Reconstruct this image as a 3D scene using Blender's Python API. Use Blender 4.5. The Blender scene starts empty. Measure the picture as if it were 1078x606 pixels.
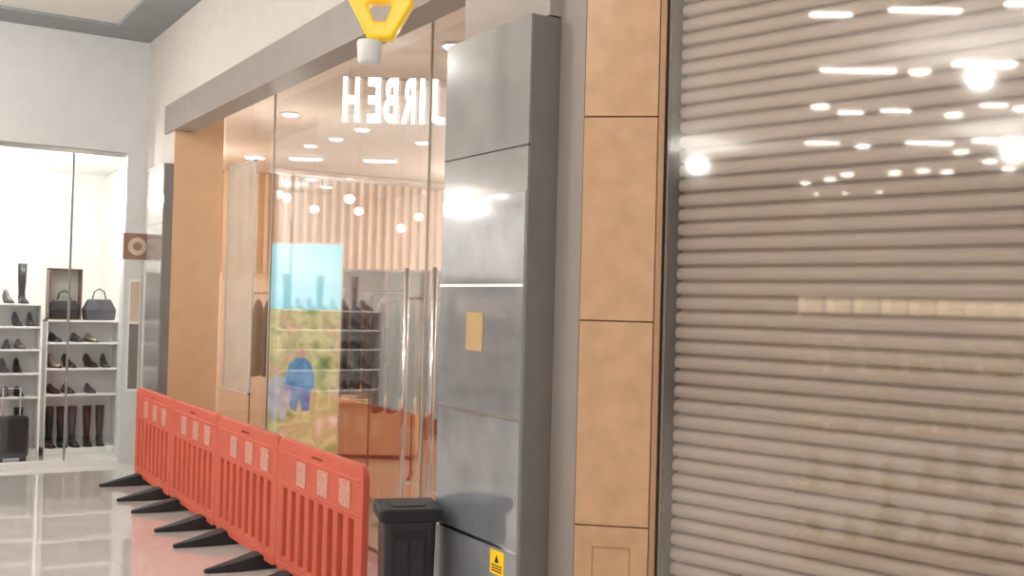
import bpy, math, random
from mathutils import Vector, Matrix
random.seed(4)
scene=bpy.context.scene
try: scene.view_settings.view_transform='Standard'
except Exception: pass

# ---------------------------------------------------------------- frame of reference
F=1100.0; TH=math.atan(689/1100.0); CT,ST=math.cos(TH),math.sin(TH); H=1.87; RO=math.radians(1.5)
def world(X,Z): return (X*CT+Z*ST, -X*ST+Z*CT)
def hor(x): return 303+.026*(x+150)
def pt(x,y,Z):
    a,b=world((x-539)/F*Z,Z); return (a,b,H+(hor(x)-y)/F*Z)
FR=math.atan2(-ST,CT)   # z rotation that turns local x to the view's lateral direction

# ---------------------------------------------------------------- materials
def lin(c):
    r=[]
    for v in c[:3]:
        v=v/255.0
        r.append(v/12.92 if v<=.04045 else ((v+.055)/1.055)**2.4)
    return (r[0],r[1],r[2],1)
def mat(name,c,rough=.5,metal=0,var=.06,scale=6,emit=0,bump=0,spec=None,ec=None,coat=0):
    m=bpy.data.materials.new(name); m.use_nodes=True; nt=m.node_tree; b=nt.nodes['Principled BSDF']
    tc=nt.nodes.new('ShaderNodeTexCoord'); n=nt.nodes.new('ShaderNodeTexNoise'); n.inputs['Scale'].default_value=scale
    n.inputs['Detail'].default_value=4
    nt.links.new(tc.outputs['Object'],n.inputs['Vector'])
    cr=nt.nodes.new('ShaderNodeValToRGB'); L=lin(c)
    cr.color_ramp.elements[0].position=.3; cr.color_ramp.elements[1].position=.7
    cr.color_ramp.elements[0].color=tuple(x*(1-var) for x in L[:3])+(1,)
    cr.color_ramp.elements[1].color=tuple(min(1,x*(1+var)) for x in L[:3])+(1,)
    nt.links.new(n.outputs['Fac'],cr.inputs[0]); nt.links.new(cr.outputs[0],b.inputs['Base Color'])
    b.inputs['Roughness'].default_value=rough; b.inputs['Metallic'].default_value=metal
    if spec is not None: b.inputs['Specular IOR Level'].default_value=spec
    if coat: b.inputs['Coat Weight'].default_value=coat; b.inputs['Coat Roughness'].default_value=.03
    if emit:
        b.inputs['Emission Color'].default_value=lin(ec or c); b.inputs['Emission Strength'].default_value=emit
    if bump:
        bp=nt.nodes.new('ShaderNodeBump'); bp.inputs['Strength'].default_value=bump; bp.inputs['Distance'].default_value=.01
        nt.links.new(n.outputs['Fac'],bp.inputs['Height']); nt.links.new(bp.outputs[0],b.inputs['Normal'])
    return m
def glass(name,fac,tint=(1,1,1,1),mul=.25,rough=.01):
    m=bpy.data.materials.new(name); m.use_nodes=True; nt=m.node_tree; nt.nodes.clear()
    o=nt.nodes.new('ShaderNodeOutputMaterial'); mx=nt.nodes.new('ShaderNodeMixShader')
    t=nt.nodes.new('ShaderNodeBsdfTransparent'); t.inputs[0].default_value=tint
    g=nt.nodes.new('ShaderNodeBsdfGlossy'); g.inputs['Roughness'].default_value=rough
    fr=nt.nodes.new('ShaderNodeLayerWeight'); fr.inputs[0].default_value=.25
    ad=nt.nodes.new('ShaderNodeMath'); ad.operation='MULTIPLY_ADD'; ad.inputs[1].default_value=mul; ad.inputs[2].default_value=fac
    nt.links.new(fr.outputs['Fresnel'],ad.inputs[0]); nt.links.new(ad.outputs[0],mx.inputs[0])
    nt.links.new(t.outputs[0],mx.inputs[1]); nt.links.new(g.outputs[0],mx.inputs[2]); nt.links.new(mx.outputs[0],o.inputs[0])
    return m
def film(name,c,op):  # see-through diffuse haze, for a reflection painted on the glass
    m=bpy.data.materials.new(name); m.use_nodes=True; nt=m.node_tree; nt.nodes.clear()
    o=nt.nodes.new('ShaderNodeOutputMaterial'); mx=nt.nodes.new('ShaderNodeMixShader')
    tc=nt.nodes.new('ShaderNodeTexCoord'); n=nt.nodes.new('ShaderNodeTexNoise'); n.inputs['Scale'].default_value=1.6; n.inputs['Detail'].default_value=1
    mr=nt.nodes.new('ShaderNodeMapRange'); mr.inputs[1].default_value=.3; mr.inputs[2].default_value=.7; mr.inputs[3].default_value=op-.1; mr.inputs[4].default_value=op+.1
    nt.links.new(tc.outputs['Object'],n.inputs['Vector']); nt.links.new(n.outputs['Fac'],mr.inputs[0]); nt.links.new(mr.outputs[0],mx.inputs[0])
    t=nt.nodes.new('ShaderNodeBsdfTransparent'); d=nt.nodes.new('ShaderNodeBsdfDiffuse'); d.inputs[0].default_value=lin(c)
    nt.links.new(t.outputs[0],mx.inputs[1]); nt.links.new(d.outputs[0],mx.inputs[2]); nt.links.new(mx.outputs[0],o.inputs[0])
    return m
def tilemat(name,c,mort,size,rough,msz=.004,var=.05,coat=0):
    m=mat(name,c,rough,var=var,scale=1.3,coat=coat); nt=m.node_tree; b=nt.nodes['Principled BSDF']
    tc=[n for n in nt.nodes if n.type=='TEX_COORD'][0]; cr=[n for n in nt.nodes if n.type=='VALTORGB'][0]
    br=nt.nodes.new('ShaderNodeTexBrick'); br.offset=0; br.inputs['Scale'].default_value=1
    br.inputs['Brick Width'].default_value=size; br.inputs['Row Height'].default_value=size; br.inputs['Mortar Size'].default_value=msz
    br.inputs['Mortar'].default_value=lin(mort)
    nt.links.new(tc.outputs['Object'],br.inputs['Vector'])
    nt.links.new(cr.outputs[0],br.inputs['Color1']); nt.links.new(cr.outputs[0],br.inputs['Color2'])
    nt.links.new(br.outputs['Color'],b.inputs['Base Color']); return m

M_white=mat('white_plaster',(212,205,198),.7,var=.03)
M_wall2=mat('cool_white_panel',(212,214,214),.5,var=.03)
M_ceil=mat('ceiling_paint',(224,222,216),.8,var=.02)
M_cgray=mat('ceiling_gray',(146,150,152),.7,var=.05)
M_beam=mat('taupe_beam',(150,141,134),.5,var=.05)
M_gray=mat('gray_stone',(146,143,141),.18,var=.10,scale=3,coat=.5)
M_gray2=mat('gray_stone_side',(128,122,119),.35,var=.06)
M_lgray=mat('light_gray_plaster',(174,164,156),.6,var=.03)
M_dgray=mat('warm_gray_plaster',(158,148,141),.6,var=.03)
M_pol=mat('polished_gray_panel',(178,184,192),.07,metal=.6,var=.14,scale=5)
M_pol2=mat('brushed_gray_panel',(172,176,184),.30,metal=.5,var=.14,scale=5)
M_chrome=mat('chrome',(225,225,225),.12,metal=1,var=.02)
M_trim=mat('glowing_trim',(240,240,238),.25,metal=.3,var=.02,emit=.25)  # glow added to give the upper chrome seam its bright line
M_beige=mat('beige_marble',(216,174,136),.3,var=.10,scale=9)
M_grout=mat('brown_grout',(130,92,66),.8)
M_tan=mat('tan_panel',(214,178,142),.5,var=.05)
M_shut=mat('shutter_metal',(218,197,181),.48,metal=.08,var=.04,scale=3)
M_rail=mat('dark_rail',(92,78,68),.5,metal=.3)
M_red=mat('red_plastic',(208,96,74),.55,var=.07)
M_refl=mat('reflective_sheet',(212,150,134),.4,var=.2,scale=30)
M_black=mat('black_rubber',(24,24,26),.6)
M_bpl=mat('black_plastic',(30,30,33),.35)
M_floor=tilemat('polished_floor_tiles',(232,227,223),(218,212,207),.8,.04,.003,coat=1)
M_sfloor=tilemat('shop_floor_tiles',(200,180,158),(160,140,120),.6,.2)
M_glass=glass('shop_glass',.18)
M_glass2=glass('shutter_glass',.17,rough=.035)
M_glass3=glass('clear_glass',.03)
M_light=mat('lamp_white',(255,250,240),.5,emit=14,ec=(255,246,232))
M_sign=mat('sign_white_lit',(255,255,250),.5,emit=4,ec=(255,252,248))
M_wood=mat('warm_wood',(232,198,158),.5,var=.12,scale=5)
M_warm=mat('warm_wall',(234,214,198),.7,var=.05)
M_dwood=mat('dark_wood',(104,78,62),.4,var=.2)
M_yel=mat('yellow_plastic',(252,206,24),.35,var=.05,emit=.2)  # faint glow added to lift the backlit ornament
M_tag=mat('white_card',(235,235,235),.6,var=.03)
M_amber=mat('amber_paper',(196,166,116),.6,var=.1)
M_blk=mat('black_print',(25,22,20),.6)
M_brown=mat('brown_frame',(150,116,98),.5)
M_pink=mat('pale_disc',(205,186,170),.5)
M_shelf=mat('white_laminate',(236,236,234),.35,var=.02)

# ---------------------------------------------------------------- mesh builder
class MB:
    def __init__(s): s.v=[];s.f=[];s.m=[]
    def add(s,vs,fs,m=0):
        o=len(s.v); s.v+= [tuple(v) for v in vs]
        for f in fs: s.f.append([o+i for i in f]); s.m.append(m)
        return s
    def box(s,x0,x1,y0,y1,z0,z1,m=0):
        v=[(x0,y0,z0),(x1,y0,z0),(x1,y1,z0),(x0,y1,z0),(x0,y0,z1),(x1,y0,z1),(x1,y1,z1),(x0,y1,z1)]
        return s.add(v,[(3,2,1,0),(4,5,6,7),(0,1,5,4),(1,2,6,5),(2,3,7,6),(3,0,4,7)],m)
    def prism(s,p,z0,z1,m=0):
        n=len(p); a=sum(p[i][0]*p[(i+1)%n][1]-p[(i+1)%n][0]*p[i][1] for i in range(n))
        if a<0: p=p[::-1]
        v=[(x,y,z0) for x,y in p]+[(x,y,z1) for x,y in p]
        return s.add(v,[list(range(n))[::-1],list(range(n,2*n))]+[(i,(i+1)%n,n+(i+1)%n,n+i) for i in range(n)],m)
    def loft(s,rings,m=0,cap=True):
        n=len(rings[0]); v=[p for r in rings for p in r]; f=[]
        for k in range(len(rings)-1):
            for i in range(n):
                j=(i+1)%n; f.append((k*n+i,k*n+j,(k+1)*n+j,(k+1)*n+i))
        if cap: f.append(list(range(n))[::-1]); f.append([(len(rings)-1)*n+i for i in range(n)])
        return s.add(v,f,m)
    def lathe(s,prof,cx=0,cy=0,n=24,m=0,cap=True):
        return s.loft([[(cx+r*math.cos(2*math.pi*i/n),cy+r*math.sin(2*math.pi*i/n),z) for i in range(n)] for r,z in prof],m,cap)
    def tube(s,pts,r,n=10,m=0):
        rings=[]; P=[Vector(p) for p in pts]
        for k,p in enumerate(P):
            d=(P[min(k+1,len(P)-1)]-P[max(k-1,0)]).normalized()
            u=d.cross(Vector((0,0,1)))
            if u.length<.01: u=d.cross(Vector((0,1,0)))
            u.normalize(); w=d.cross(u)
            rings.append([tuple(p+r*(math.cos(2*math.pi*i/n)*u+math.sin(2*math.pi*i/n)*w)) for i in range(n)])
        return s.loft(rings,m)
    def mesh(s,name,mats,smooth=False):
        me=bpy.data.meshes.new(name); me.from_pydata(s.v,[],s.f); me.update()
        for x in (mats if isinstance(mats,list) else [mats]): me.materials.append(x)
        for p,i in zip(me.polygons,s.m): p.material_index=i; p.use_smooth=smooth
        return me
    def obj(s,name,mats,parent=None,loc=(0,0,0),rz=0,bevel=0,smooth=False,kind=None,label=None,cat=None,group=None):
        o=bpy.data.objects.new(name,s.mesh(name,mats,smooth)); scene.collection.objects.link(o)
        o.location=loc; o.rotation_euler=(0,0,rz); o.parent=parent
        if bevel:
            b=o.modifiers.new('bevel','BEVEL'); b.width=bevel; b.segments=2; b.limit_method='ANGLE'
        tag(o,kind,label,cat,group); return o
def tag(o,kind=None,label=None,cat=None,group=None):
    if kind:o['kind']=kind
    if label:o['label']=label
    if cat:o['category']=cat
    if group:o['group']=group
def empty(name,loc,rz=0,label=None,cat=None,group=None):
    e=bpy.data.objects.new(name,None); scene.collection.objects.link(e); e.location=loc; e.rotation_euler=(0,0,rz)
    e.empty_display_size=.1; tag(e,None,label,cat,group); return e
def S(name,mats,x0,x1,y0,y1,z0,z1,bevel=0,lab=None):
    return MB().box(x0,x1,y0,y1,z0,z1).obj(name,mats,kind='structure',bevel=bevel,label=lab)

CZ=4.73; BB,BT=3.56,3.85
# ---------------------------------------------------------------- structure
S('floor',M_floor,-18,10.2,-6,17.2,-.1,0,lab='polished pale floor tiles')
S('ceiling',M_ceil,-18,2.9,-6,12.3,CZ,CZ+.1)
S('trim_1',M_cgray,2.25,2.699,3.9,11.55,CZ-.03,CZ-.001,lab='dark grey ceiling border')
S('trim_2',M_cgray,-6,2.699,11.56,12.099,CZ-.03,CZ-.001,lab='grey ceiling border')
S('wall_left',M_white,-18.2,-18,-6,12.3,0,CZ)
S('wall_right',M_white,2.7,2.88,4.85,10.899,BT+.001,CZ,lab='white bulkhead over the shop opening')
S('wall_right.001',M_white,2.7,3.2,10.9,12.1,3.225,CZ)
S('wall_right.002',M_white,2.7,3.2,11.52,12.1,0,3.22)
S('wall_right.003',M_lgray,2.7,3.2,4.04,4.849,3.23,CZ)
S('trim_3',M_beam,2.67,2.88,4.85,10.899,BB,BT,lab='taupe beam over the shop opening')
S('trim_10',M_beam,2.67,2.699,10.9,11.19,BB,BT)
S('wall_return',M_tan,2.7,3.2,10.86,10.899,0,BB-.002,lab='tan panelled return wall')
S('wall_return.001',M_tan,2.89,3.2,10.86,10.899,BB-.001,3.94)
MB().prism([(2.763,3.835),(2.763,4.039),(3.3,4.039),(3.3,3.98)],0,CZ).obj('wall_side',M_dgray,kind='structure')
S('wall_shop_back',M_warm,3.2,10,17,17.2,0,4.1)
S('wall_shop_side',M_warm,10,10.2,4,17.2,0,4.1)
S('wall_shop_near',M_warm,3.31,10,3.9,4.0,0,4.1)
S('wall_shop_far',M_warm,3.0,3.2,12.1,17,0,4.1)
S('ceiling_shop',mat('shop_ceiling',(226,216,206),.7),2.89,10,4.1,17,3.95,4.05)
S('floor_shop',M_sfloor,3.2,10,4.04,17,0.0,.012)
edges=[10.85,9.3,6.2,4.1]
for i in range(3):
    a,b=edges[i+1],edges[i]
    MB().box(3.2,3.212,a+.003,b-.003,.08,3.94).obj('window_%d'%(i+1),M_glass,kind='structure')
S('trim_4',M_chrome,3.18,3.23,4.1,10.85,.0,.08,lab='metal sill rail under the shop glass')
M_joint=mat('pale_joint',(215,208,200),.4)
for t in edges[1:-1]:
    S('trim_5',M_joint,3.196,3.216,t-.003,t+.003,.08,3.94)
g=MB()
for a,b,c,d in ((9.75,9.77,.95,3.2),(10.58,10.6,.95,3.2),(9.75,10.6,3.18,3.2),(9.75,10.6,.95,.97)): g.box(3.18,3.195,a,b,c,d)
g.obj('trim_6',M_joint,kind='structure')
MB().box(3.19,3.194,9.771,10.579,.971,3.179).obj('window_9',film('painted_reflection',(222,212,200),.45),kind='structure',label='hazy pale sheet painted as a reflection on the shop glass')  # pale reflection painted as a hazy sheet on the pane

d0=(.2488,-.968); SH0=(3.035,3.596); SR=math.atan2(d0[1],d0[0])
def sh(x,y): return (SH0[0]+d0[0]*x+.968*y, SH0[1]+d0[1]*x+.2488*y)
MB().prism([sh(3.3,-.05),sh(7,-.05),sh(7,.3),sh(3.3,.3)],0,CZ).obj('wall_right.004',M_lgray,kind='structure')
MB().prism([sh(.002,.02),sh(3.3,.02),sh(3.3,.4),sh(.002,.4)],3.75,CZ).obj('wall_right.005',M_lgray,kind='structure')
MB().prism([sh(.03,.3),sh(3.3,.3),sh(3.3,.4),sh(.03,.4)],0,3.75).obj('wall_right.006',M_lgray,kind='structure')

# ---------------------------------------------------------------- beige tiled pillar
ang=math.atan2(3.596-3.83,3.035-2.763)
W=math.hypot(3.596-3.83,3.035-2.763)
P=empty('tiled_pillar',(2.763,3.83,0),ang,'tall pillar clad in beige marble tiles beside the shutter','pillar')
MB().box(0.004,W-.004,.012,.16,0,CZ-.01).obj('pillar_core',M_grout,P)
g=MB(); zs=[0,.893,1.81,2.73,3.64,CZ-.01]
for z0,z1 in zip(zs,zs[1:]): g.box(0,W-.03,0,.15,z0+.003,z1-.003)
g.obj('tile_cladding',M_beige,P,bevel=.003)
MB().box(W-.026,W,-.004,.15,0,CZ-.01).obj('edge_trim',mat('edge_trim',(190,148,114),.4),P,bevel=.003)
g=MB()
x0,x1,z0,z1=.08,.25,.58,.80
for q in ((x0,x1,z1-.005,z1),(x0,x1,z0,z0+.005),(x0,x0+.005,z0,z1),(x1-.005,x1,z0,z1)): g.box(q[0],q[1],-.003,.002,q[2],q[3])
g.obj('access_panel',mat('panel_joint',(184,142,108),.6),P)

# ---------------------------------------------------------------- roller shutter
R=empty('roller_shutter',(SH0[0],SH0[1],0),SR,'closed metal roller shutter with curved horizontal slats','shutter')
prof=[]; pitch=.066; n=int(3.66/pitch)
SP=[(.122,0),(.122,.011),(.088,.012),(.082,.018),(.078,.028),(.077,.040),(.080,.049),(.086,.057),(.094,.062)]
for k in range(n):
    for y,z in SP: prof.append((y,.08+k*pitch+z))
L=3.28; v=[];f=[]
for y,z in prof: v+=[(.03,y,z),(L,y,z)]
for i in range(len(prof)-1): f.append((2*i,2*i+1,2*i+3,2*i+2))
g=MB().add(v,f); g.obj('slat_curtain',M_shut,R)
MB().box(.005,.022,.03,.14,0,3.74).obj('guide_rail',M_rail,R,bevel=.004)
MB().box(3.24,3.295,.03,.14,0,3.74).obj('guide_rail',M_rail,R,bevel=.004)
MB().box(.05,3.24,.05,.11,.012,.09).obj('bottom_bar',M_rail,R,bevel=.004)
MB().box(.01,3.28,.012,.02,.02,3.74).obj('window_6',M_glass2,None,(SH0[0],SH0[1],0),SR,kind='structure')

# ---------------------------------------------------------------- columns
def column(t0,t1,lab,detail):
    C=empty('stone_column',(2.6,(t0+t1)/2,0),0,lab,'column'); h=(t1-t0)/2
    MB().box(.0,.58 if detail else .099,-h,h,0,3.22).obj('stone_cladding',M_gray,C)
    MB().box(.012,.16 if detail else .09,-h-.006,-h+.001,0,3.218).obj('side_cladding',M_gray2,C)
    MB().box(-.001,.02,-h-.001,h,2.61,2.617).obj('stone_joint',M_blk,C)
    if detail:
        for k,(z0,z1) in enumerate(((.03,.725),(.74,1.335),(1.35,1.955),(1.97,2.4))):
            MB().box(-.004,.0,-h+.008,h-.004,z0,z1).obj('polished_panel',M_pol2 if k<1 else M_pol,C)
        for z in (.7325,1.3425,1.9625):
            MB().box(-.010,-.002,-h+.008,h,z-.007,z+.007).obj('metal_trim',M_trim if z>1.9 else M_chrome,C)
        MB().box(-.0085,-.0045,4.40-(t0+t1)/2,4.56-(t0+t1)/2,1.64,1.83).obj('paper_notice',M_amber,C)
        g=MB(); y0=4.15-(t0+t1)/2
        g.box(-.0085,-.0045,y0,y0+.12,.60,.71,0)
        g.add([(-.0095,y0+.04,.655),(-.0095,y0+.08,.655),(-.0095,y0+.06,.695)],[(0,2,1)],1)
        for k in range(3): g.box(-.0095,-.0085,y0+.015,y0+.105,.612+k*.013,.618+k*.013,1)
        g.obj('warning_sticker',[M_yel,M_blk],C)
    return C
column(4.04,4.85,'grey stone column with polished metal panels and yellow stickers',True)
column(10.86,11.5,'plain grey stone column at the far end of the shop',False)

# ---------------------------------------------------------------- barriers
def rrect(x0,x1,y0,y1,r,n=5):
    p=[]
    for cx,cy,a0 in ((x1-r,y1-r,0),(x0+r,y1-r,90),(x0+r,y0+r,180),(x1-r,y0+r,270)):
        for k in range(n+1):
            a=math.radians(a0+90*k/n); p.append((cx+r*math.cos(a),cy+r*math.sin(a)))
    return p
def curvemesh(name,splines,ext,bev,m):
    cu=bpy.data.curves.new(name,'CURVE'); cu.dimensions='2D'; cu.fill_mode='BOTH'; cu.extrude=ext; cu.bevel_depth=bev
    for s in splines:
        sp=cu.splines.new('POLY'); sp.points.add(len(s)-1)
        for q,c in zip(sp.points,s): q.co=(c[0],c[1],0,1)
        sp.use_cyclic_u=True
    o=bpy.data.objects.new('tmp',cu); scene.collection.objects.link(o)
    dg=bpy.context.evaluated_depsgraph_get(); me=bpy.data.meshes.new_from_object(o.evaluated_get(dg))
    bpy.data.objects.remove(o)
    for v in me.vertices: x,y,z=v.co; v.co=(x,-z,y)
    me.materials.clear(); me.materials.append(m); me.name=name; return me
BL=1.38; BH=.935
sp=[rrect(0,BL,.07,BH,.07)]
nb=8
for k in range(nb):
    c=.07+(k+.5)*(BL-.14)/nb
    sp.append(rrect(c-.048,c+.048,.15,.63,.02,3))
sp.append(rrect(BL/2-.09,BL/2+.09,.87,.90,.012,3))
bm=curvemesh('barrier_panel',sp,.014,.008,M_red)
def barrier(t0,lab):
    B=empty('safety_barrier',(2.46,t0,0),math.pi/2,lab,'barrier','row of red safety barriers')
    o=bpy.data.objects.new('barrier_panel',bm); scene.collection.objects.link(o); o.parent=B
    MB().box(.03,BL-.03,-.028,.028,.645,.665).box(.03,BL-.03,-.028,.028,.84,.86).box(.03,BL-.03,-.028,.028,.09,.13).obj('barrier_rib',M_red,B,bevel=.006)
    for x in (.16,.50,.86):
        MB().box(x,x+.16,-.029,.029,.675,.83).obj('reflective_strip',M_refl,B,bevel=.002)
    for x in (.28,BL-.28):
        rings=[]
        for y,w,hh in ((-.28,.02,.03),(-.2,.05,.05),(-.06,.085,.10),(.06,.085,.10),(.20,.07,.065),(.32,.045,.04),(.41,.018,.025)):
            rings.append([(x-w,y,.002),(x+w,y,.002),(x+w*.8,y,hh),(x-w*.8,y,hh)])
        MB().loft(rings).obj('barrier_foot',M_black,B,bevel=.004)
        MB().box(x-.03,x+.03,-.026,.026,.08,.16).obj('foot_socket',M_red,B,bevel=.004)
    return B
for k in range(4):
    barrier(5.42+k*1.405,'red plastic crowd safety barrier with slots and black rubber feet')

# ---------------------------------------------------------------- bin
B=empty('waste_bin',(2.40,4.78,0),FR+.25,'black square waste bin with a flat overhanging top by the column','bin')
def sq(w,z,r=.03): return [(x,y,z) for x,y in rrect(-w,w,-w,w,r,3)]
MB().loft([sq(.11,0),sq(.12,.02),sq(.132,.78)]).obj('bin_body',M_bpl,B)
MB().loft([sq(.148,.78),sq(.156,.79),sq(.158,.84),sq(.152,.85)]).obj('bin_lid',M_black,B,bevel=.004)
MB().loft([sq(.09,.851),sq(.09,.855)]).obj('lid_opening',M_blk,B)
g=MB()
for s in (-1,1):
    g.box(-.085,.085,s*.131-.004,s*.131+.004,.70,.74)
    for q in (-.08,0,.08): g.loft([[(q-.008,s*.112,.04),(q+.008,s*.112,.04),(q+.008,s*.126,.04),(q-.008,s*.126,.04)],[(q-.008,s*.125,.7),(q+.008,s*.125,.7),(q+.008,s*.139,.7),(q-.008,s*.139,.7)]])
g.obj('bin_ribs',M_black,B)

# ---------------------------------------------------------------- yellow hanging ornament
a,b,z=pt(393,38,5.0)
Y=empty('hanging_ornament',(a,b,z),FR,'chunky yellow openwork hanging ornament with a white card tag','decoration')
sp=[[(-.05,0),(.05,0),(.085,.06),(.14,.16),(.14,.27),(.09,.27),(.05,.21),(-.05,.21),(-.09,.28),(-.14,.28),(-.145,.18),(-.085,.07)],
    [(-.035,.055),(.035,.055),(.075,.15),(.045,.175),(-.045,.175),(-.08,.15)]]
me=curvemesh('ornament_body',sp,.03,.014,M_yel); o=bpy.data.objects.new('ornament_body',me); scene.collection.objects.link(o); o.parent=Y
MB().lathe([(.042,-.13),(.055,-.12),(.062,-.03),(.058,-.02)],-.05,0,20).obj('card_tag',M_tag,Y,smooth=True)
MB().tube([(-.11,0,.26),(0,0,.5),(.11,0,.26)],.004).tube([(0,0,.5),(0,0,CZ-z)],.004).obj('suspension_cord',M_tag,Y)

# ---------------------------------------------------------------- reflected sign, built as reversed letters hanging in the shop
a,b,z=pt(413,129,8.6)
SG=empty('reflected_sign',(a,b,z),FR,'white illuminated reversed letters standing in for a sign reflected in the shop glass','sign')
def textmesh(s):
    cu=bpy.data.curves.new('t','FONT'); cu.body=s; cu.extrude=.06; cu.offset=.022; cu.align_x='CENTER'
    o=bpy.data.objects.new('t',cu); scene.collection.objects.link(o); dg=bpy.context.evaluated_depsgraph_get(); dg.update()
    me=bpy.data.meshes.new_from_object(o.evaluated_get(dg)); bpy.data.objects.remove(o); return me
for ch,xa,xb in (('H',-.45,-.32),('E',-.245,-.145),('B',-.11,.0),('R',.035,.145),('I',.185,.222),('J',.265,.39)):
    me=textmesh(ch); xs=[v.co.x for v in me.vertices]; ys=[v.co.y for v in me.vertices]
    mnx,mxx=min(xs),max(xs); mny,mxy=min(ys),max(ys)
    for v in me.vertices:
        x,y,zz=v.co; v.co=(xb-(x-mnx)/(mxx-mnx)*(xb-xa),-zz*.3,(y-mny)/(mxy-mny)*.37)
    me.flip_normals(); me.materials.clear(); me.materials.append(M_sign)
    o=bpy.data.objects.new('letter',me); scene.collection.objects.link(o); o.parent=SG
MB().box(-.46,.46,.02,.04,.36,.375).tube([(-.4,.03,.36),(-.4,.03,3.95-z)],.005).tube([(.4,.03,.36),(.4,.03,3.95-z)],.005).obj('sign_rail',M_chrome,SG)

# ---------------------------------------------------------------- square sign on far pier
Q=empty('wall_sign',(2.515,11.58,2.39),0,'brown square sign with a pale round emblem beside the grey column','sign')
MB().box(-.14,.139,-.02,.02,-.14,.14).obj('sign_board',M_brown,Q,bevel=.006)
MB().loft([[(.095*math.cos(2*math.pi*i/24),-.024+.004*k,.095*math.sin(2*math.pi*i/24)) for i in range(24)] for k in (0,1)]).obj('round_emblem',M_pink,Q)
MB().loft([[(.045*math.cos(2*math.pi*i/24),-.028+.004*k,.045*math.sin(2*math.pi*i/24)) for i in range(24)] for k in (0,1)]).obj('emblem_centre',M_brown,Q)
MB().box(.0,.184,.02,.035,-.02,.02).obj('sign_bracket',M_brown,Q)
Q=empty('wall_poster',(2.62,12.098,.8),0,'tall narrow framed light and dark panel on the white pier','poster')
MB().box(-.065,.065,-.015,0,0,1.25).obj('poster_frame',M_shelf,Q,bevel=.003)
MB().box(-.05,.05,-.018,-.016,.03,.75).obj('dark_panel',M_gray2,Q)
MB().box(-.05,.05,-.018,-.016,.78,1.22).obj('light_panel',M_pink,Q)

# ---------------------------------------------------------------- dome camera
a,b,z=pt(85,42,11.5)
D=empty('ceiling_camera',(a,b,CZ-.03),0,'small white dome camera under the ceiling border','camera')
MB().lathe([(.07,-.03),(.08,0.0)],n=20).obj('camera_base',M_tag,D,smooth=True)
MB().lathe([(.01,-.10),(.04,-.09),(.06,-.06),(.065,-.03)],n=20).obj('camera_dome',M_tag,D,smooth=True)

# ---------------------------------------------------------------- main shop interior contents
g=MB(); x=3.3
while x<9.9: g.box(x,x+.05,16.85,16.98,2.3,3.94); x+=.17
g.box(3.25,9.95,16.98,16.995,2.2,3.94)
g.obj('slatted_wall_panel',M_wood,label='warm wood vertical slat panelling on the back wall',cat='wall panel')
a,b,z=pt(321,314,10)
SC=empty('display_screen',(a,b,0),FR,'tall display with a glowing cyan panel above a colourful picture','screen')
def ramp(name,sc,stops,em,det=3):
    m=bpy.data.materials.new(name); m.use_nodes=True; nt=m.node_tree; bb=nt.nodes['Principled BSDF']
    tc=nt.nodes.new('ShaderNodeTexCoord'); nn=nt.nodes.new('ShaderNodeTexNoise'); nn.inputs['Scale'].default_value=sc; nn.inputs['Detail'].default_value=det; cr=nt.nodes.new('ShaderNodeValToRGB')
    E=cr.color_ramp.elements; E[0].position=stops[0][0]; E[0].color=lin(stops[0][1]); E[1].position=stops[-1][0]; E[1].color=lin(stops[-1][1])
    for p,c in stops[1:-1]: e=E.new(p); e.color=lin(c)
    nt.links.new(tc.outputs['Object'],nn.inputs['Vector']); nt.links.new(nn.outputs['Fac'],cr.inputs[0])
    nt.links.new(cr.outputs[0],bb.inputs['Base Color']); nt.links.new(cr.outputs[0],bb.inputs['Emission Color']); bb.inputs['Emission Strength'].default_value=em
    return m
M_cy=ramp('cyan_screen',1.6,[(.3,(110,205,232)),(.7,(185,238,245))],1.0,1)
M_pic=ramp('mottled_picture',3.6,[(.28,(100,135,80)),(.40,(165,175,105)),(.48,(225,212,155)),(.55,(190,185,130)),(.62,(232,190,158)),(.7,(240,232,215))],.7,2)
MB().box(-.35,.35,.0,.05,.35,2.42).box(-.3,-.25,.0,.05,.012,.35).box(.25,.3,.0,.05,.012,.35).box(-.35,.35,-.1,.2,.012,.04).obj('screen_housing',M_tag,SC,bevel=.005)
MB().box(-.345,.345,-.012,0,1.78,2.40).obj('cyan_panel',M_cy,SC)
MB().box(-.345,.345,-.012,0,.42,1.779).obj('picture_panel',M_pic,SC)
def fig(cx,zb,s,m):
    p=[(-.09,0),(-.03,-.02),(0,.12),(.03,-.02),(.10,0),(.11,.2),(.14,.22),(.15,.34),(.10,.47),(.04,.52),(-.04,.52),(-.11,.46),(-.15,.32),(-.13,.2)]
    return MB().add([(cx+x*s,-.016,zb+z*s) for x,z in p],[list(range(len(p)))],0).add([(cx+.05*s*math.cos(k),-.016,zb+.57*s+.055*s*math.sin(k)) for k in [2*math.pi*i/12 for i in range(12)]],[list(range(12))],1).obj('pictured_figure',m,SC)
M_skin=mat('picture_tan',(215,170,140),.5,emit=.5)
fig(-.02,.82,.95,[ramp('picture_blue',8,[(.3,(70,125,185)),(.7,(125,180,220))],.7),M_skin])
fig(-.22,.72,.8,[ramp('picture_pale',8,[(.3,(150,165,190)),(.7,(225,225,225))],.6),M_skin])

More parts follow.
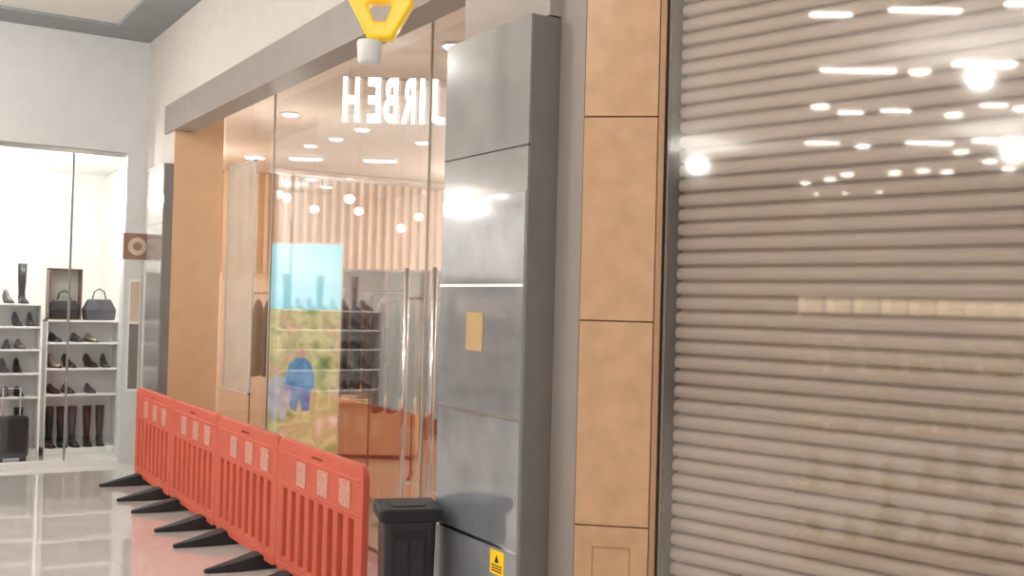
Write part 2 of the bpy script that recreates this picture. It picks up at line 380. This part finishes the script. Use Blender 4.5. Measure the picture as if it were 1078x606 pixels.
def garment_mesh(i):
    g=MB(); rings=[]
    for z,w,d in ((-1.0,.24,.045),(-.8,.235,.045),(-.45,.20,.04),(-.2,.21,.04),(-.1,.20,.035),(-.05,.12,.03),(-.02,.05,.02)):
        rings.append([(d*math.sin(2*math.pi*k/16)*(1+.2*math.sin(3*k+i)),w*math.cos(2*math.pi*k/16),z) for k in range(16)])
    g.loft(rings)
    for s in (-1,1):
        g.loft([[(.03*math.sin(2*math.pi*k/8),s*(.15+.06*u)+.045*math.cos(2*math.pi*k/8),-.12-.55*u) for k in range(8)] for u in (0,.5,1)])
    return g
cols=[(104,76,62),(140,104,82),(76,62,58),(170,140,114),(112,90,78),(86,76,74)]
gm=[mat('fabric',c,.85,var=.15,scale=20) for c in cols]
M_rackm=mat('brushed_brown_metal',(130,114,102),.4,metal=.4)
def rack(px,Z,h,n,lab):
    a,b,_=pt(px,300,Z)
    K=empty('clothing_rack',(a,b,.012),FR,lab,'clothing rack')
    w=.42
    MB().tube([(-w,0,.02),(-w,0,h),(-w+.03,0,h+.03),(w-.03,0,h+.03),(w,0,h),(w,0,.02)],.011).obj('rack_frame',M_rackm,K,smooth=True)
    for s in (-w,w): MB().box(s-.02,s+.02,-.25,.25,0,.03).obj('rack_foot',M_rackm,K,bevel=.004)
    for k in range(n):
        x=-w+.08+k*(2*w-.16)/(n-1)
        wx,wy=a+x*math.cos(FR),b+x*math.sin(FR)
        o=garment_mesh(k).obj('garment',gm[(k*5+n)%6],None,(wx,wy,h-.03),FR,smooth=True,label='brown or grey garment hanging on a metal rack',cat='clothing',group='garments on the racks')
        MB().tube([(0,-.17,-.06),(0,0,.0),(0,.17,-.06)],.006,6).tube([(0,0,0),(0,.0,.04),(0,.02,.07),(0,.03,.06)],.003,6).obj('hanger',M_dwood,o)
rack(396,11.2,1.95,6,'metal rack hung with brown and grey clothes')
rack(440,9.6,1.9,6,'metal rack hung with brown garments near the entrance')
rack(300,13.6,1.9,6,'metal rack hung with garments deep inside the shop')
def table(px,Z,w,d,h,lab):
    a,b,_=pt(px,300,Z); K=empty('display_table',(a,b,.012),FR,lab,'table')
    MB().box(-w/2,w/2,-d/2,d/2,h-.05,h).obj('table_top',M_wood,K,bevel=.006)
    MB().box(-w/2+.04,w/2-.04,-d/2+.04,d/2-.04,.05,h-.05).obj('table_body',M_tan,K,bevel=.004)
    MB().box(-w/2+.07,w/2-.07,-d/2+.07,d/2-.07,0,.05).obj('plinth',M_dwood,K)
    for k in range(3):
        q=-w/2+.2+k*(w-.4)/2; wx,wy=a+q*math.cos(FR),b+q*math.sin(FR)
        g=MB()
        for j in range(4): g.box(-.11,.11,-.15,.15,j*.035,j*.035+.03)
        g.obj('folded_clothes',gm[(k*2+1)%6],None,(wx,wy,h+.013),FR,bevel=.012,label='stack of folded clothes on a wooden display table',cat='clothing',group='folded clothes stacks')
table(390,12.6,1.3,.6,.7,'low wooden display table inside the clothes shop')
a,b,_=pt(430,300,14.4)
K=empty('display_cabinet',(a,b,.012),FR,'open wooden shelving cabinet inside the clothes shop','cabinet')
g=MB()
for x in (-.9,-.3,.3,.88): g.box(x,x+.03,-.2,.2,0,2.3)
for z in (0,.5,1.0,1.5,2.27): g.box(-.9,.91,-.2,.2,z,z+.03)
g.box(-.9,.91,.19,.2,0,2.3); g.obj('cabinet_body',mat('mid_wood',(170,136,112),.4,var=.15),K,bevel=.003)
for yy in (5.95,6.35):
    DH=empty('door_handle',(3.17,yy,1.2),0,'long vertical chrome pull handle on the glass door','handle')
    MB().tube([(-.03,0,-.75),(-.03,0,.9)],.018,14).obj('handle_bar',M_chrome,DH,smooth=True)
    for z in (-.55,.7): MB().tube([(-.03,0,z),(.03,0,z)],.01).obj('handle_mount',M_chrome,DH)

# ---------------------------------------------------------------- light fixtures
def linear(p0,p1,z,grp='linear ceiling lamps',w=.05):
    c=((p0[0]+p1[0])/2,(p0[1]+p1[1])/2); l=math.dist(p0,p1)/2; r=math.atan2(p1[1]-p0[1],p1[0]-p0[0])
    E=empty('linear_lamp',(c[0],c[1],z),r,'slim white linear ceiling lamp','ceiling lamp',grp)
    MB().box(-l-.02,l+.02,-w-.015,w+.015,-.03,0).obj('lamp_housing',M_tag,E)
    MB().box(-l,l,-w,w,-.045,-.03).obj('lamp_diffuser',M_light,E)
def spot(p,z,r=.09,grp='round ceiling downlights'):
    E=empty('downlight',(p[0],p[1],z),0,'round white ceiling downlight','ceiling lamp',grp)
    MB().lathe([(r*1.25,-.02),(r*1.25,-.001)] ,n=16).obj('lamp_housing',M_tag,E)
    MB().lathe([(r*.8,-.035),(r,-.02)],n=16).obj('lamp_lens',M_light,E)
for x0,x1,y in ((302,334,177),(380,412,180),(255,272,178)):  # lights reflected in the glass, added as lamps inside the shop
    Z=min(15.2,2.05*F/(hor(x0)-y)); A=pt(x0,y,Z); Bq=pt(x1,y,Z); linear(A[:2],Bq[:2],3.95,'linear lamps standing in for reflections in the shop glass',.07)
for x,y in ((322,153),(349,146),(376,136),(470,48),(300,120),(440,150)):
    Z=2.06*F/(hor(x)-y); A=pt(x,y,Z); spot(A[:2],3.95,.08,'round lamps in the shop ceiling')
for x,y in ((420,240),(438,228),(328,220),(375,222)):
    A=pt(x,y,11.5)
    E=empty('pendant_lamp',(A[0],A[1],A[2]),0,'small round pendant lamp glowing in the shop','pendant lamp','pendant lamps in the shop')
    MB().lathe([(.01,-.04),(.03,-.03),(.042,0),(.03,.03),(.01,.04)],n=14).obj('lamp_globe',M_light,E,smooth=True)
    MB().tube([(0,0,.035),(0,0,3.95-A[2])],.002,6).obj('lamp_cord',M_tan,E)
n2=(-.968,-.2488); GP=sh(0,.015)
def mir(x,y,Z):
    a,b,z=pt(x,y,Z); d=(a-GP[0])*n2[0]+(b-GP[1])*n2[1]; return (a-2*d*n2[0],b-2*d*n2[1])
for x0,x1,y in ((848,890,14),(932,1006,9),(1055,1120,3),(860,938,73),(1000,1040,67),(846,880,150),(952,1000,150),(1022,1078,148),(1030,1056,110),(925,955,116),(880,905,118)):
    Z=(CZ-.04-H)*F/(hor(x0)-y); linear(mir(x0,y,Z),mir(x1,y,Z),CZ,w=.035)
for x,y in ((964,76),(1055,68),(1074,114),(1001,121),(906,154),(1010,160),(872,189),(890,184),(940,182),(970,180),(995,181),(846,193),(860,112),(1040,170),(1060,178)):
    Z=(CZ-.03-H)*F/(hor(x)-y); spot(mir(x,y,Z),CZ,.12)
for x,y in ((846,205),(858,204),(872,204),(888,203),(905,203),(925,202)):
    Z=(CZ-.03-H)*F/(hor(x)-y)
    if mir(x,y,Z)[0]>-17.8: spot(mir(x,y,Z),CZ,.06)
for Lx,t in ((-2.5,7.5),(-5,10.5),(-2.5,10.5),(.8,9.3)):
    linear((Lx-.5,t),(Lx+.5,t),CZ)

# shopfront kiosk across the hall (seen mirrored in the shutter glass)
M_goods=ramp('mottled_goods',5,[(.3,(140,142,112)),(.45,(205,192,165)),(.55,(158,160,136)),(.65,(235,222,198)),(.8,(176,176,156))],.35,3)
M_cream=mat('cream_panel',(240,222,190),.5,emit=.6)
M_kio=mat('kiosk_laminate',(212,200,182),.6)
p0=mir(842,330,8.2); p1=mir(1180,330,8.2); c=((p0[0]+p1[0])/2,(p0[1]+p1[1])/2); r=math.atan2(p1[1]-p0[1],p1[0]-p0[0]); w=math.dist(p0,p1)/2
K=empty('display_kiosk',(c[0],c[1],0),r,'long shop kiosk with cream header panels above shelves of goods','kiosk')
MB().box(-w,w,-.2,.2,0,.1).obj('kiosk_base',M_kio,K,bevel=.004)
MB().box(-w,w,-.1,.1,1.83,1.86).obj('kiosk_top',M_kio,K,bevel=.004)
for z in (.5,.95,1.4): MB().box(-w,w,-.2,.2,z,z+.015).obj('kiosk_shelf',M_kio,K)
for q in (-w,w-.02): MB().box(q,q+.02,-.02,.02,.1,1.83).obj('kiosk_post',M_kio,K)
q=-w+.02
while q<w-.2: MB().box(q,q+.13,-.1,.1,1.87,2.0).obj('header_panel',M_cream,K,bevel=.004); q+=.22
for z in (.1,.515,.965,1.415):
    q=-w+.16
    while q<w-.17:
        hh=random.uniform(.2,.36); ww=random.uniform(.06,.12)
        wx,wy=c[0]+q*math.cos(r),c[1]+q*math.sin(r)
        MB().lathe([(ww*.8,0),(ww,.02),(ww,hh*.65),(ww*.4,hh*.8),(ww*.4,hh)],n=12).obj('jar',M_goods,None,(wx,wy,z+.001),0,smooth=True,label='mottled ceramic jar on a kiosk shelf',cat='jar',group='jars on the kiosk shelves'); q+=random.uniform(.25,.34)

# second shop opening on the end wall: seen only as reflections
M_sw=mat('shoe_shop_white',(230,228,222),.6,var=.03)
S('wall_second_back',M_sw,-6.2,-.85,15.2,15.3,0,3.6)
S('wall_second_side',M_sw,-6.2,-6.05,12.31,15.2,0,3.6)
S('wall_second_side.001',M_sw,-.99,-.85,12.31,15.2,0,3.6)
S('ceiling_second',M_warm,-6.05,-.99,12.31,15.2,3.5,3.6)
M_gsh=mat('gray_wood',(176,160,146),.5,var=.15)
for i in range(3):
    Kx=-5.2+i*1.6
    K=empty('wall_shelf_unit',(Kx,14.9,0),0,'tall grey wood shelf unit in the bright shop','shelf','wooden shelf units')
    g=MB().box(-.6,-.57,-.2,.2,0,2.3).box(.57,.6,-.2,.2,0,2.3).box(-.6,.6,.18,.2,0,2.3)
    for z in (0,.55,1.1,1.65,2.27): g.box(-.6,.6,-.2,.2,z,z+.03)
    g.obj('unit_body',M_gsh,K)
for k in range(6): spot((-5.4+k*.85,13.2),3.5,.09)

# ---------------------------------------------------------------- shoe shop at the far end
S('wall_back',M_wall2,-18,2.7,12.1,12.3,3.45,CZ)
S('wall_back.001',M_wall2,2.5,2.7,12.1,12.3,0,3.449)
S('wall_back.002',M_wall2,-18,-6.0,12.1,12.3,0,3.449)
S('wall_back.003',M_wall2,-1.0,-.6,12.1,12.3,0,3.449)
S('wall_shoe_back',M_sw,-.8,3.0,15.2,15.3,0,3.6)
S('wall_shoe_side',M_sw,2.86,2.99,12.31,15.2,0,3.6)
S('wall_shoe_side.001',M_shelf,-.8,-.7,12.31,15.2,0,3.6)
S('ceiling_shoe',M_shelf,-.7,2.85,12.31,15.2,3.5,3.6)
MB().box(-.6,1.945,12.18,12.192,.06,3.449).obj('window_7',M_glass3,kind='structure')
MB().box(1.965,2.5,12.18,12.192,.06,3.449).obj('window_8',M_glass3,kind='structure')
S('trim_7',mat('gray_mullion',(140,140,140),.4),1.945,1.965,12.17,12.2,.06,3.449)
S('trim_8',M_shelf,-.6,2.5,12.12,12.25,0,.06)
S('trim_9',M_chrome,-.6,2.5,12.16,12.21,3.40,3.449)
for Lx,t in ((1.0,12.7),(1.6,12.6),(1.3,13.3),(1.75,13.9),(2.2,12.7),(2.35,13.6),(.8,14)):
    spot((Lx,t),3.5,.07,'round lamps in the shoe shop ceiling')
def shoe_mesh(kind,m):
    g=MB()
    Lh=.29; rings=[]
    hs=.08 if kind=='pump' else .015
    for u,w,h in ((0,.026,.06),(.12,.036,.085),(.3,.038,.08),(.5,.040,.06),(.7,.048,.05),(.88,.042,.04),(1,.012,.02)):
        x=-.145+Lh*u; b=hs*max(0,1-u/.6)+.012
        rings.append([(x,w*math.cos(a)*(1 if math.sin(a)<0 else .9),b+(h*math.sin(a) if math.sin(a)>0 else .004*math.sin(a))) for a in [2*math.pi*i/12 for i in range(12)]])
    g.loft(rings,0)
    srings=[]
    for u,w in ((0,.029),(.3,.04),(.6,.046),(.85,.048),(1,.02)):
        x=-.147+.298*u; b=hs*max(0,1-u/.6)
        srings.append([(x,-w,b),(x,w,b),(x,w,b+.014),(x,-w,b+.014)])
    g.loft(srings,1)
    if kind=='pump': g.lathe([(.008,0),(.016,hs+.01)],-.128,0,8,1)
    if kind=='boot':
        g.loft([[(cx+.05*k*math.cos(a),.042*k*math.sin(a),z) for a in [2*math.pi*i/12 for i in range(12)]] for z,cx,k in ((.04,-.09,1),(.13,-.095,.85),(.25,-.095,1.05),(.46,-.095,1.2))],0)
        g.box(-.14,-.07,-.028,.028,0,.03,1)
    return g.mesh('shoe_'+kind,[m,M_blk],True)
lm=[mat('leather',c,.35,var=.1) for c in ((34,32,34),(64,56,54),(116,98,88),(70,72,80),(170,160,150))]
SM={k:[shoe_mesh(k,m) for m in lm] for k in ('pump','flat','boot')}
cn=['black','dark brown','tan','dark grey','beige']
def shoe(kind,i,loc,rz,grp,lab):
    o=bpy.data.objects.new('boot' if kind=='boot' else 'shoe',SM[kind][i]); scene.collection.objects.link(o); o.location=loc; o.rotation_euler=(0,0,rz)
    tag(o,None,lab,'shoe',grp)
def shelving(x0,x1,y0,y1,zs,h,lab,back=True):
    K=empty('shoe_shelf_unit',((x0+x1)/2,(y0+y1)/2,0),0,lab,'shelf'); w=(x1-x0)/2; d=(y1-y0)/2
    g=MB().box(-w,-w+.012,-d,d,0,h).box(w-.012,w,-d,d,0,h).box(-w,w,-d,d,h-.02,h).box(-w,w,-d,d,0,.08)
    if back: g.box(-w+.012,w-.012,d-.015,d,.08,h-.02)
    g.obj('unit_body',M_shelf,K,bevel=.003)
    for z in zs: MB().box(-w+.012,w-.012,-d,d-.015,z,z+.025).obj('shelf_board',M_shelf,K,bevel=.003)
    return K
ZA=(.66,.93,1.2,1.46)
shelving(.35,1.80,13.0,13.34,ZA,1.74,'white shelving unit stacked with rows of shoes')
for zi,z in enumerate(ZA):
    x=.5; k=0
    while x<1.72:
        kd=('flat','pump','flat','pump')[zi]
        i=(0,1,0,3,4,0,2)[(k+zi*3)%7]
        shoe(kd,i,(x,13.165,z+.0255),-math.pi/2+random.uniform(-.2,.2),'shoes on the shelving',cn[i]+' leather shoe displayed on a white shelf'); x+=random.choice((.14,.14,.26)); k+=1
x=.5;k=0
while x<1.72:
    i=(0,3,1,0)[k%4]; shoe('boot' if k%3==1 else 'pump',i,(x,13.165,1.741),-math.pi/2+random.uniform(-.2,.2),'shoes on the shelving',cn[i]+' leather shoe on top of the shelving'); x+=.16;k+=1
k=0; x=.5
while x<1.75:
    if not 1.3<x<1.6:
        i=(k*3)%5
        shoe('boot',i%4,(x,13.15,.081),-math.pi/2,'boots on the unit base',cn[i%4]+' tall boot on the base of the shelving')
    x+=.14;k+=1
ZB=(.68,.98,1.28)
shelving(1.86,2.66,13.0,13.34,ZB,1.56,'white shelving unit with shoes below display boxes')
for zi,z in enumerate(ZB):
    x=1.97; k=0
    while x<2.58:
        i=(0,4,1,0,3)[(k*2+zi)%5]
        shoe(('flat','pump','flat')[zi],i,(x,13.165,z+.0255),-math.pi/2+random.uniform(.0,.3),'shoes on the shelving',cn[i]+' leather shoe displayed on a white shelf'); x+=random.choice((.16,.24)); k+=1
for k,x in enumerate((1.95,2.08,2.21,2.36,2.5)):
    i=(0,0,3,0,1)[k]; shoe('boot',i,(x,13.15,.081),-math.pi/2+random.uniform(-.1,.1),'boots on the unit base',cn[i]+' tall boot on the base of the shelving')
def bag(loc,c,s,rz=0):
    E=empty('handbag',loc,rz,'structured leather handbag with a looped handle','handbag','handbags in the niches')
    MB().loft([[(-.14*s,-.05*s,0),(.14*s,-.05*s,0),(.14*s,.05*s,0),(-.14*s,.05*s,0)],[(-.15*s,-.055*s,.1*s),(.15*s,-.055*s,.1*s),(.15*s,.055*s,.1*s),(-.15*s,.055*s,.1*s)],[(-.11*s,-.02*s,.2*s),(.11*s,-.02*s,.2*s),(.11*s,.02*s,.2*s),(-.11*s,.02*s,.2*s)]]).obj('bag_body',lm[c],E,bevel=.012)
    MB().tube([(-.07*s,0,.19*s),(-.05*s,0,.27*s),(0,0,.30*s),(.05*s,0,.27*s),(.07*s,0,.19*s)],.008,8).obj('bag_handle',lm[c],E,smooth=True)
def niche(x0,x1):
    N=empty('display_niche',((x0+x1)/2,13.2,1.56),0,'dark-edged open display box standing on the shelving','display box'); w=(x1-x0)/2
    MB().box(-w,-w+.012,-.12,.12,.001,.6).box(w-.012,w,-.12,.12,.001,.6).box(-w,w,-.12,.12,.588,.6).box(-w,w,-.12,.12,.001,.013).obj('box_frame',M_dwood,N)
    MB().box(-w+.012,w-.012,.1,.11,.02,.588).obj('box_back',M_sw,N)
niche(1.88,2.24)
bag((2.06,13.18,1.574),0,1.1); bag((2.45,13.18,1.561),3,1.25,.3)
E=empty('suitcase',(1.5,12.75,0),.1,'black upright cabin suitcase standing on the shop floor','suitcase')
MB().box(-.16,.16,-.1,.1,.04,.5).obj('case_body',M_bpl,E,bevel=.04)
MB().tube([(-.09,0.06,.48),(-.09,.06,.8),(.09,.06,.8),(.09,.06,.48)],.01).obj('pull_handle',M_chrome,E)
for x in (-.12,.12):
    for y in (-.06,.06): MB().lathe([(.02,0),(.025,.02),(.02,.05)],x,y,10).obj('wheel',M_black,E)

# ---------------------------------------------------------------- lights
def point(loc,e,c,r=.05):
    l=bpy.data.lights.new('lamp','POINT'); l.shadow_soft_size=r; l.energy=e; l.color=c
    o=bpy.data.objects.new('point_light',l); scene.collection.objects.link(o); o.location=loc; return o
wm=(1,.92,.83); cw=(1,.965,.92)
for p,e in (((-.3,1.5,4.4),100),((-.3,6,4.4),92),((.3,9.8,4.4),60),((-4.5,3,4.4),115),((-4.5,8,4.4),125),((-10,3,4.4),150),((-10,8,4.4),150)): point(p,e,cw)
for p,e in (((7,6.5,3.1),135),((8,10.5,3.1),135),((4.0,11.2,3.0),50),((8.5,14,3.1),130),((4.1,14.8,3.0),60)): point(p,e,wm)
for p,e in (((1.0,12.7,3.2),46),((2.2,12.7,3.0),40),((1.4,14.3,3.35),40)): point(p,e,(1,.98,.95))
for p,e in (((-2.2,13.2,3.3),90),((-4.4,13.2,3.3),80)): point(p,e,(1,.95,.88))
w=bpy.data.worlds.new('w'); scene.world=w; w.use_nodes=True
bg=w.node_tree.nodes['Background']; bg.inputs[0].default_value=(1,.96,.92,1); bg.inputs[1].default_value=.75

# ---------------------------------------------------------------- camera
cam=bpy.data.cameras.new('cam'); co=bpy.data.objects.new('camera',cam); scene.collection.objects.link(co); scene.camera=co
cam.sensor_width=36; cam.lens=36*F/1078; cam.clip_start=.05
pitch_=math.atan(18/F)
Rv=Vector((CT,-ST,0)); Fh=Vector((ST,CT,0)); U=Vector((0,0,1))
Fw=Fh*math.cos(pitch_)+U*math.sin(pitch_); U2=U*math.cos(pitch_)-Fh*math.sin(pitch_)
cr_=Rv*math.cos(RO)+U2*math.sin(RO); cu_=U2*math.cos(RO)-Rv*math.sin(RO)
m=Matrix((( cr_.x,cu_.x,-Fw.x,0),(cr_.y,cu_.y,-Fw.y,0),(cr_.z,cu_.z,-Fw.z,H),(0,0,0,1)))
co.matrix_world=m
